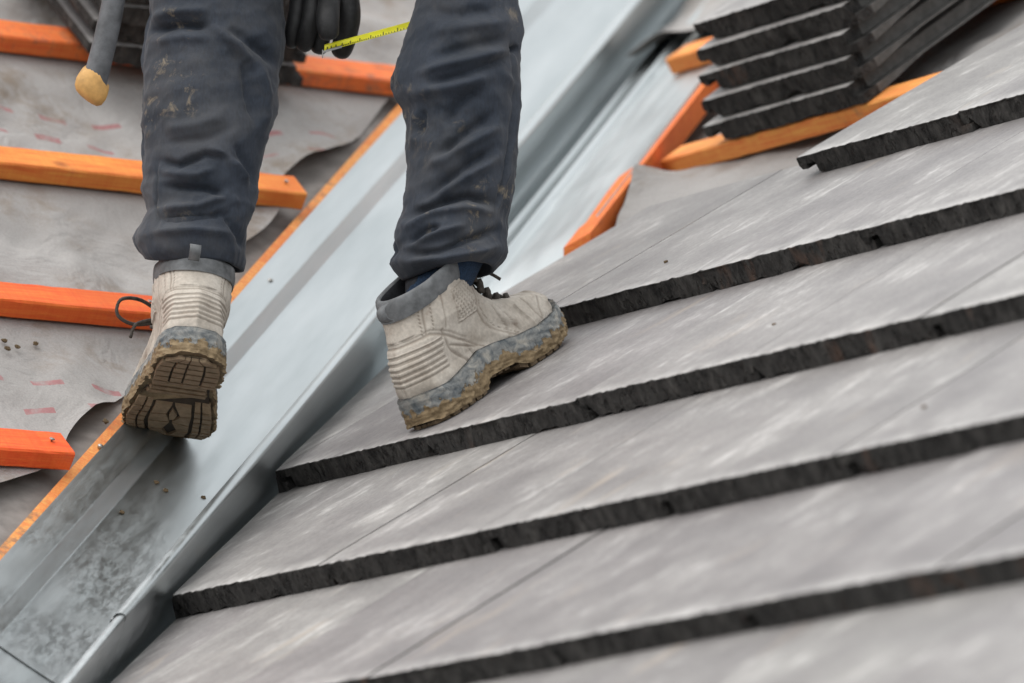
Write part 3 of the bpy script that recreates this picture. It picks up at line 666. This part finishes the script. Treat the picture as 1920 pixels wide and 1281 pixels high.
# body (almost wholly under the clothing)
ankR = HR+fxR*.085+NT*.10; ankL = heelL+fxL*.08+fzL*.10
kneeR = atY((868, -10), 8.33); kneeL = atY((408, -40), 8.36); 
hipc = A_((kneeR[0]+kneeL[0])/2+.01, 8.30, PORG[2]+.93); hipR = hipc+A_(.10, 0, -.02); hipL = hipc+A_(-.10, 0, -.02)
handL = atY((600, -75), 8.33); shC = hipc+A_(.0, .16, .46); shL = shC+A_(-.19, 0, .02); shR = shC+A_(.19, 0, .02)
elL = (shL+handL)/2+A_(-.10, -.06, -.02); handR = atY((1085, -105), 8.37); elR = (shR+handR)/2+A_(.12, -.06, -.02)
bmv = [hipc, hipR, kneeR, ankR, HR+fxR*.14+NT*.05, HR+fxR*.23+NT*.04, hipL, kneeL, ankL, heelL+fxL*.14+fzL*.05, heelL+fxL*.23+fzL*.04, hipc+A_(0, .06, .2), shC, shL, elL, handL, shR, elR, handR, shC+A_(0, .05, .12), shC+A_(0, .07, .20), shC+A_(0, .08, .30)]
bme = [(0, 1), (1, 2), (2, 3), (3, 4), (4, 5), (0, 6), (6, 7), (7, 8), (8, 9), (9, 10), (0, 11), (11, 12), (12, 13), (13, 14), (14, 15), (12, 16), (16, 17), (17, 18), (12, 19), (19, 20), (20, 21)]
rad = [.11, .085, .048, .034, .026, .022, .085, .048, .034, .026, .022, .12, .13, .065, .045, .032, .065, .045, .032, .055, .085, .075]
me = bpy.data.meshes.new('person'); me.from_pydata([tuple(p-PORG) for p in bmv], bme, []); me.materials.append(M['shirt'])
person = bpy.data.objects.new('person', me); COL.objects.link(person); person.location = PORG
sk = person.modifiers.new('skin', 'SKIN'); 
for v_, r_ in zip(me.skin_vertices[0].data, rad): v_.radius = (r_, r_)
me.skin_vertices[0].data[0].use_root = True
ss = person.modifiers.new('sub', 'SUBSURF'); ss.levels = 2; ss.render_levels = 2
tag(person, 'roofer in dark work trousers and muddy boots stepping up across the valley', 'person')
bootR, twR, topR = boot(person, PORG, HR, fxR, fyR, NT, False, 1)
bootL, twL, topL = boot(person, PORG, heelL, fxL, lat, fzL, True, 2)

# trousers: silhouettes traced per row, folds laid along traced creases
def pline(pts, X):
    dm = np.full(len(X), 1e9); te = np.zeros(len(X)); L = 0; tot = sum(math.dist(a, b_) for a, b_ in zip(pts[:-1], pts[1:]))
    for a, b_ in zip(pts[:-1], pts[1:]):
        a = np.array(a, float); b_ = np.array(b_, float); dd = b_-a; l2 = dd@dd; tt = np.clip((X-a)@dd/l2, 0, 1)
        dist = np.linalg.norm(X-a-tt[:, None]*dd, axis=1); bet = dist < dm; dm = np.where(bet, dist, dm); te = np.where(bet, (L+tt*math.sqrt(l2))/tot, te); L += math.sqrt(l2)
    return dm, te
def leg(rows, Yf, folds, hem, seed, n_ang=220, n_row=420, upto=None):
    ys = np.array([r[0] for r in rows], float); le = np.array([r[1] for r in rows], float); ri = np.array([r[2] for r in rows], float)
    yy = np.linspace(ys[-1], ys[0], n_row); V = []; RD = []
    for y in yy:
        l, r_ = np.interp(y, ys, le), np.interp(y, ys, ri); Y = Yf(y); cxp = (l+r_)/2; c_ = atY((cxp, y), Y); hw = np.linalg.norm(atY((r_, y), Y)-atY((l, y), Y))/2
        for k in range(n_ang):
            a = 2*math.pi*k/n_ang; d_ = A_(math.cos(a), math.sin(a)*1.0, 0); dep = .93
            hz = hem(a) if y > ys[-1]-.1 else 0
            fade = max(0, 1-(ys[-1]-y)/70.)
            V.append(c_+A_(math.cos(a)*hw, math.sin(a)*hw*dep, 0)+A_(0, 0, -hem(a)*fade)); RD.append(d_)
    V = np.array(V); RD = np.array(RD); px = proj(V); face = np.clip(-RD[:, 1]*1.6+.15, 0, 1); D = np.zeros(len(V))
    for pts, wd, amp in folds:
        dm, te = pline(pts, px); D += amp*.0019*(.75*np.exp(-(dm/(wd*.72))**2)+.25*np.exp(-(dm/(wd*1.5))**2))*np.clip(np.sin(np.pi*te)*1.6, 0, 1)*face
    ang = np.arctan2(RD[:, 1], RD[:, 0]); s_ = ang*.06; z = V[:, 2]
    D += .0022*wave(s_*1.+.5*z, z*1.2-.4*s_, seed, 9, 3)+.0008*wave(s_, z, seed+1, 40, 2)+(1-face)*.006*wave(s_+z*.6, z, seed+2, 7, 2)
    rg = 1-np.abs(wave(s_*.8+z*.55, z*1.1-s_*.5, seed+3, 10, 2)); D += .0017*(rg**3-.5)+.0007*((1-np.abs(wave(s_+z*.7, z-s_*.6, seed+4, 26, 2)))**3-.5)
    V = V+RD*D[:, None]
    F = grid_faces(n_ang, n_row, True)
    # turned-in hem
    hemr = V[:n_ang]; c_ = hemr.mean(0); inn = c_+(hemr-c_)*.93; inn2 = inn+A_(0, 0, .05)
    o_ = len(V); V = np.concatenate([V, inn, inn2]); 
    F += [(k, o_+k, o_+(k+1) % n_ang, (k+1) % n_ang) for k in range(n_ang)]+[(o_+k, o_+n_ang+k, o_+n_ang+(k+1) % n_ang, o_+(k+1) % n_ang) for k in range(n_ang)]
    return V, F
rowsR = [(-1080, 745, 1010), (-600, 770, 1000), (-200, 795, 985), (-60, 790, 973), (0, 782, 974), (50, 770, 976), (100, 754, 977), (140, 738, 977), (160, 735, 977), (180, 740, 976), (205, 756, 975), (250, 764, 973), (300, 765, 970), (350, 761, 962), (400, 756, 953), (418, 748, 951), (434, 740, 950), (452, 740, 950), (467, 745, 950), (478, 735, 949), (486, 733, 947), (497, 741, 942), (512, 756, 930)]
rowsL = [(-1080, 305, 560), (-600, 290, 550), (-200, 275, 545), (-60, 272, 536), (0, 279, 531), (25, 282, 532), (57, 276, 533), (100, 271, 533), (141, 268, 528), (185, 267, 523), (242, 267, 510), (285, 269, 498), (336, 272, 487), (352, 268, 484), (396, 275, 477), (426, 259, 468), (445, 252, 466), (462, 254, 462), (478, 262, 458), (490, 272, 454)]
YR = lambda y: float(np.interp(y, [-1080, 0, 500], [8.30, 8.29, 8.215])); YL = lambda y: float(np.interp(y, [-1080, 0, 470], [8.30, 8.32, 8.22]))
foldsR = [([(800, 112), (860, 92), (960, 72)], 14, -5), ([(775, 140), (850, 118), (960, 92)], 11, 5), ([(790, 160), (870, 140), (965, 104)], 10, -4), ([(770, 175), (850, 165), (930, 140)], 14, 4),
    ([(830, 235), (860, 195), (905, 160)], 14, -5), ([(778, 205), (772, 240), (776, 280)], 9, 3), ([(795, 205), (785, 260)], 8, -3.5), ([(815, 300), (870, 252), (935, 210)], 13, -6), ([(795, 315), (860, 280), (945, 232)], 12, 4.5),
    ([(785, 385), (830, 345), (900, 296), (940, 270)], 12, -5.5), ([(772, 398), (820, 362), (890, 322), (945, 290)], 11, 4), ([(752, 414), (790, 396), (830, 378), (880, 368), (935, 384)], 9, -8), ([(755, 428), (812, 398), (870, 388), (930, 400)], 10, 5),
    ([(765, 458), (792, 436), (830, 425)], 8, -5), ([(742, 470), (780, 460), (815, 438), (880, 420)], 8, 4.5), ([(752, 480), (820, 471), (880, 450), (942, 428)], 9, -6.5), ([(745, 490), (830, 488), (900, 474), (945, 455)], 10, 4.5),
    ([(820, 500), (880, 498), (935, 480)], 8, -3), ([(962, 70), (972, 150), (966, 260), (950, 330), (926, 430)], 3, 2.2), ([(957, 70), (967, 150), (960, 260), (944, 330), (920, 430)], 3, -2), ([(780, 20), (860, 30), (950, 15)], 16, -4), ([(800, 60), (880, 48), (960, 40)], 15, 4), ([(960, 96), (972, 88)], 6, -9)]
foldsL = [([(280, 62), (330, 48), (396, 50)], 9, -7), ([(282, 40), (320, 22), (396, 20)], 12, 5), ([(285, 80), (340, 68), (400, 72)], 12, 3.5), ([(396, 46), (446, 86), (472, 134)], 13, 5.5), ([(430, 52), (500, 100), (528, 130)], 12, -6), ([(420, 75), (458, 120), (468, 180), (483, 240)], 11, -5),
    ([(480, 110), (500, 180), (496, 250)], 13, 4), ([(302, 242), (369, 234), (425, 214)], 15, 3.5), ([(300, 268), (380, 262), (440, 240)], 12, -3), ([(288, 300), (336, 311), (386, 290), (453, 302)], 9, -5.5), ([(295, 322), (370, 328), (410, 312)], 10, 4), ([(389, 276), (436, 302), (470, 350)], 9, 5), ([(440, 270), (470, 315), (476, 360)], 9, -4),
    ([(300, 350), (386, 354), (440, 372)], 9, -5.5), ([(295, 392), (370, 386), (425, 366), (450, 380)], 10, 5), ([(290, 412), (360, 410), (440, 400)], 8, -4), ([(285, 436), (360, 430), (440, 440)], 10, 4), ([(294, 300), (296, 430)], 3, -2.2), ([(299, 300), (301, 430)], 3, 1.6), ([(420, 400), (450, 440), (462, 470)], 8, -4), ([(270, 140), (275, 250), (272, 330)], 10, 2)]
hemR = lambda a: .006*math.cos(a)*-1+.004*math.sin(a*2+.5)
hemL = lambda a: .007*math.cos(a+.9)-.008*math.sin(a)*0+.006*max(0, math.cos(a))+.004*math.sin(2*a)
VRt, FRt = leg(rowsR, YR, foldsR, hemR, 61); VLt, FLt = leg(rowsL, YL, foldsL, hemL, 71)
pel = []; 
for dz, rx, ry, dy in [(-.16, .17, .105, -.01), (-.08, .185, .13, -.01), (0, .19, .14, 0), (.08, .175, .13, .02), (.14, .165, .12, .035)]:
    for k in range(40): a = 2*math.pi*k/40; pel.append(hipc+A_(math.cos(a)*rx, math.sin(a)*ry+dy, dz))
VT, FT = merge([(VRt, FRt), (VLt, FLt), (np.array(pel), grid_faces(40, 5, True))])
tr = mobj('trousers', VT, FT, M['cloth'], person, org=PORG); tr.location = (0, 0, 0)
# sock showing above the right boot
tc = twR(topR)+PORG; c0 = tc.mean(0); axis = fxR*.20+NT; axis /= np.linalg.norm(axis); cs = c0+fxR*.012-axis*.03; ct = atY((850, 470), 8.215)
v, f = tube([cs+(ct-cs)*k for k in np.linspace(-.2, 1, 8)], np.linspace(.032, .038, 8), 28); mobj('sock', v, f, M['sock'], person, org=PORG).location = (0, 0, 0)
cL = (twL(topL)+PORG).mean(0); v, f = tube([cL-fzL*.05, cL, cL+fzL*.03], [.030, .033, .034], 24); mobj('sock', v, f, M['sock'], person, org=PORG).location = (0, 0, 0)

# gloves
def skin_obj(name, chains, mt, parent, org):
    vs, es, rs = [], [], []
    for ch in chains:
        pr = None
        for p, r_ in ch:
            if isinstance(p, int): pr = p; continue
            vs.append(tuple(p-org)); rs.append(r_); 
            if pr is not None: es.append((pr, len(vs)-1))
            pr = len(vs)-1
    me = bpy.data.meshes.new(name); me.from_pydata(vs, es, []); me.materials.append(mt); o = bpy.data.objects.new(name, me); link(o, parent)
    o.modifiers.new('skin', 'SKIN').use_smooth_shade = True
    for v_, r_ in zip(me.skin_vertices[0].data, rs): v_.radius = (r_, r_)
    me.skin_vertices[0].data[0].use_root = True
    s_ = o.modifiers.new('sub', 'SUBSURF'); s_.levels = 2; s_.render_levels = 2; return o
def gpts(px, Y, rr): return [(atY(p, y), r_) for p, y, r_ in zip(px, Y, rr)]
YH = 8.335
ch = [gpts([(602, -110), (602, -70), (602, -34), (600, -4)], [YH, YH, YH, YH-.002], [.030, .031, .036, .033]),]
fing = [([(563, -20), (558, 8), (556, 30), (550, 56), (545, 74), (546, 90)], [YH+.006, YH+.002, YH, YH-.002, YH+.004, YH+.012], [.0135, .0112, .0118, .0104, .0108, .0092]),
        ([(588, -18), (586, 12), (585, 34), (577, 60), (571, 80), (570, 94)], [YH, YH-.008, YH-.012, YH-.010, YH-.002, YH+.008], [.0145, .0122, .0132, .0114, .0120, .0102]),
        ([(604, -10), (604, 30), (605, 55), (600, 82), (596, 104)], [YH+.012, YH+.010, YH+.008, YH+.008, YH+.012], [.0145, .0130, .0135, .0118, .0108]),
        ([(618, -18), (617, 8), (614, 30), (615, 56), (619, 76)], [YH-.010, YH-.036, YH-.050, YH-.054, YH-.046], [.016, .0142, .0160, .0140, .0128]),
        ([(640, -40), (650, -8), (654, 30), (651, 58), (643, 86), (634, 112)], [YH-.004, YH-.010, YH-.008, YH-.002, YH+.004, YH+.008], [.018, .0155, .0168, .0142, .0148, .0112])]
glove = None
gl_parts = []
gl = skin_obj('glove', ch, M['glove'], person, PORG)
for p, y, r_ in fing: skin_obj('glove_finger', [gpts(p, y, r_)], M['glove'], gl, PORG)
gR = skin_obj('glove', [[(handR+A_(.02, 0, .10), .034), (handR, .038), (handR+A_(-.01, -.01, -.05), .034)]], M['glove'], person, PORG)

# tape measure stretched between the gloves
tp = spline([(atY((608, 91), YH-.026)), atY((655, 78), YH-.026), atY((772, 46), YH+.01), atY((975, -12), YH+.03), atY((1050, -40), YH+.035)], 60); torg = tp[-1]
V = []; upv = A_(.02, -.55, .83)
for p in tp:
    for k in range(7):
        f = (k-3)/3; V.append(p+A_(0, .0040, .0050)*f+A_(0, .77, -.64)*(.0015*(1-f*f)))
tm = empty('tape_measure', torg); tag(tm, 'yellow tape measure pulled out from the gloved hand behind the leg', 'tape measure')
tb = mobj('tape_blade', np.array(V)-torg, grid_faces(7, 60), M['tape'], tm); sm = tb.modifiers.new('t', 'SOLIDIFY'); sm.thickness = .0003
tk = []; dense = spline(tp, 400)
for k in range(14, 330, 4):
    p = dense[k]; d_ = dense[k+1]-dense[k]; d_ /= np.linalg.norm(d_); nrm = A_(0, -.66, -.75)*-1
    f0, f1 = (-.95, -.35) if (k//4) % 5 else (-.95, .25)
    def bp(f): return p+A_(0, .0040, .0050)*f+A_(0, .77, -.64)*(.0015*(1-f*f))+A_(0, -.0006, .0006)
    a_, b_ = bp(f0), bp(f1); tk.append((np.array([a_-d_*.0006, a_+d_*.0006, b_+d_*.0006, b_-d_*.0006]), [(0, 1, 2, 3)]))
V, F = merge(tk); mobj('tick_marks', V-torg, F, M['ink'], tm, smooth=False)
h0 = tp[0]; dx = tp[3]-tp[0]; dx /= np.linalg.norm(dx); V_, F_ = box(.024, .008, .0012, .0003); hk1 = V_@np.stack([dx, A_(0, 1, 0), A_(0, 0, 1)])+h0+dx*.010+A_(0, -.004, -.0045)
V_, F2 = box(.0014, .009, .009, .0004); hk2 = V_@np.stack([dx, A_(0, 1, 0), A_(0, 0, 1)])+h0-dx*.002+A_(0, -.004, -.007)
V, F = merge([(hk1, F_), (hk2, F2)]); mobj('end_hook', V-torg, F, M['steel'], tm, smooth=False)
V_, F_ = box(.075, .04, .07, .008); mobj('case', V_+A_(.03, .0, .012), F_, M['case'], tm)

# hammer hanging at the hip
hp = [atY((168, 172), 8.17), atY((178, 150), 8.17), atY((190, 105), 8.172), atY((203, 50), 8.175), atY((213, 0), 8.178), atY((222, -60), 8.18), atY((240, -200), 8.19), atY((262, -420), 8.20)]
ax = spline(hp, 50); hr = np.interp(np.linspace(0, 1, 50), [0, .03, .08, .14, .25, .5, .8, 1], [.0185, .0180, .0162, .0148, .0142, .0138, .0115, .011])
ho = empty('hammer', ax[-1]); tag(ho, 'hammer with worn grey grip and yellow butt hanging beside the thigh', 'hammer')
def oval(V, F, c_, k=.72): return V
v, f = tube(ax[5:], hr[5:], 22); 
v[:, 0] += 0; mobj('grip', v-ax[-1], f, M['rubber'], ho)
b0 = ax[0]; d_ = ax[6]-ax[0]; d_ /= np.linalg.norm(d_); sidev = A_(1, 0, -.45); sidev -= d_*(sidev@d_); sidev /= np.linalg.norm(sidev); dep = np.cross(d_, sidev)
V = []
for l, r1 in [(-.010, .008), (-.0085, .0135), (-.004, .0175), (.004, .0190), (.010, .0186), (.016, .0175), (.020, .0160)]:
    for k in range(24):
        a = 2*math.pi*k/24; tilt = .25*math.cos(a)*r1
        V.append(b0+d_*(l-tilt*1.0*(1 if l < .012 else 1.4)+(.003*math.sin(3*a) if l > .014 else 0))+sidev*math.cos(a)*r1*1.12+dep*math.sin(a)*r1*.85)
V = np.array(V); F = grid_faces(24, 7, True)+[tuple(range(24))[::-1], tuple(6*24+k for k in range(24))]; mobj('grip_butt', V-ax[-1], F, M['gripend'], ho)
V_, F_ = box(.12, .028, .030, .005); mobj('head', V_, F_, M['steel'], ho)
v, f = tube([ax[-1]+A_(-.03+.06*k/8, .0, .02+.0*k) for k in range(9)], .006, 8)
lp = [ax[-1]+A_(.018*math.cos(a), .018*math.sin(a), -.022) for a in np.linspace(0, 2*math.pi, 20)]; v, f = tube(lp+[hipL+A_(-.08, -.02, .03)], .005, 8)
mobj('hammer_loop', v, f, M['shirt'], person, org=PORG).location = (0, 0, 0)

# ------------------------------------------------------------------ bits of dried mud
def crumb(p, n, r_, label, group, seed):
    bm = bmesh.new(); bmesh.ops.create_icosphere(bm, subdivisions=2, radius=r_); q = random.Random(seed)
    for v_ in bm.verts: v_.co *= 1+q.gauss(0, .17); v_.co.z *= .6
    me = bpy.data.meshes.new('mud_crumb'); bm.to_mesh(me); bm.free(); me.materials.append(M['crumb']); o = bpy.data.objects.new('mud_crumb', me); COL.objects.link(o)
    o.location = p+n*r_*.35; o.rotation_mode = 'QUATERNION'; o.rotation_quaternion = Vector(n).to_track_quat('Z', 'Y'); tag(o, label, 'mud', group)
TP = XV(0, -.07, zL(-.07, TR_H))
for k, px in enumerate([(293, 906), (310, 921), (381, 934), (228, 962)]): crumb(hit(px, TP, NLM), NLM, .0032, 'small crumb of dried mud lying in the steel valley trough', 'mud crumbs in the gutter', k)
for k, (px, ci) in enumerate([((1249, 492), 3), ((1452, 610), 2), ((1733, 764), 1)]): crumb(hit(px, XR(0, ci), NT), NT, .0026, 'tiny dark speck of grit on a pale tile face', 'grit on the tiles', 30+k)
for k, px in enumerate([(8, 640), (14, 655), (32, 652), (66, 646), (198, 792)]): crumb(hit(px, XL(0, 0, -.028), NLM), NLM, .0036, 'small crumb of dried mud lying on the grey membrane', 'mud crumbs on the membrane', 50+k)
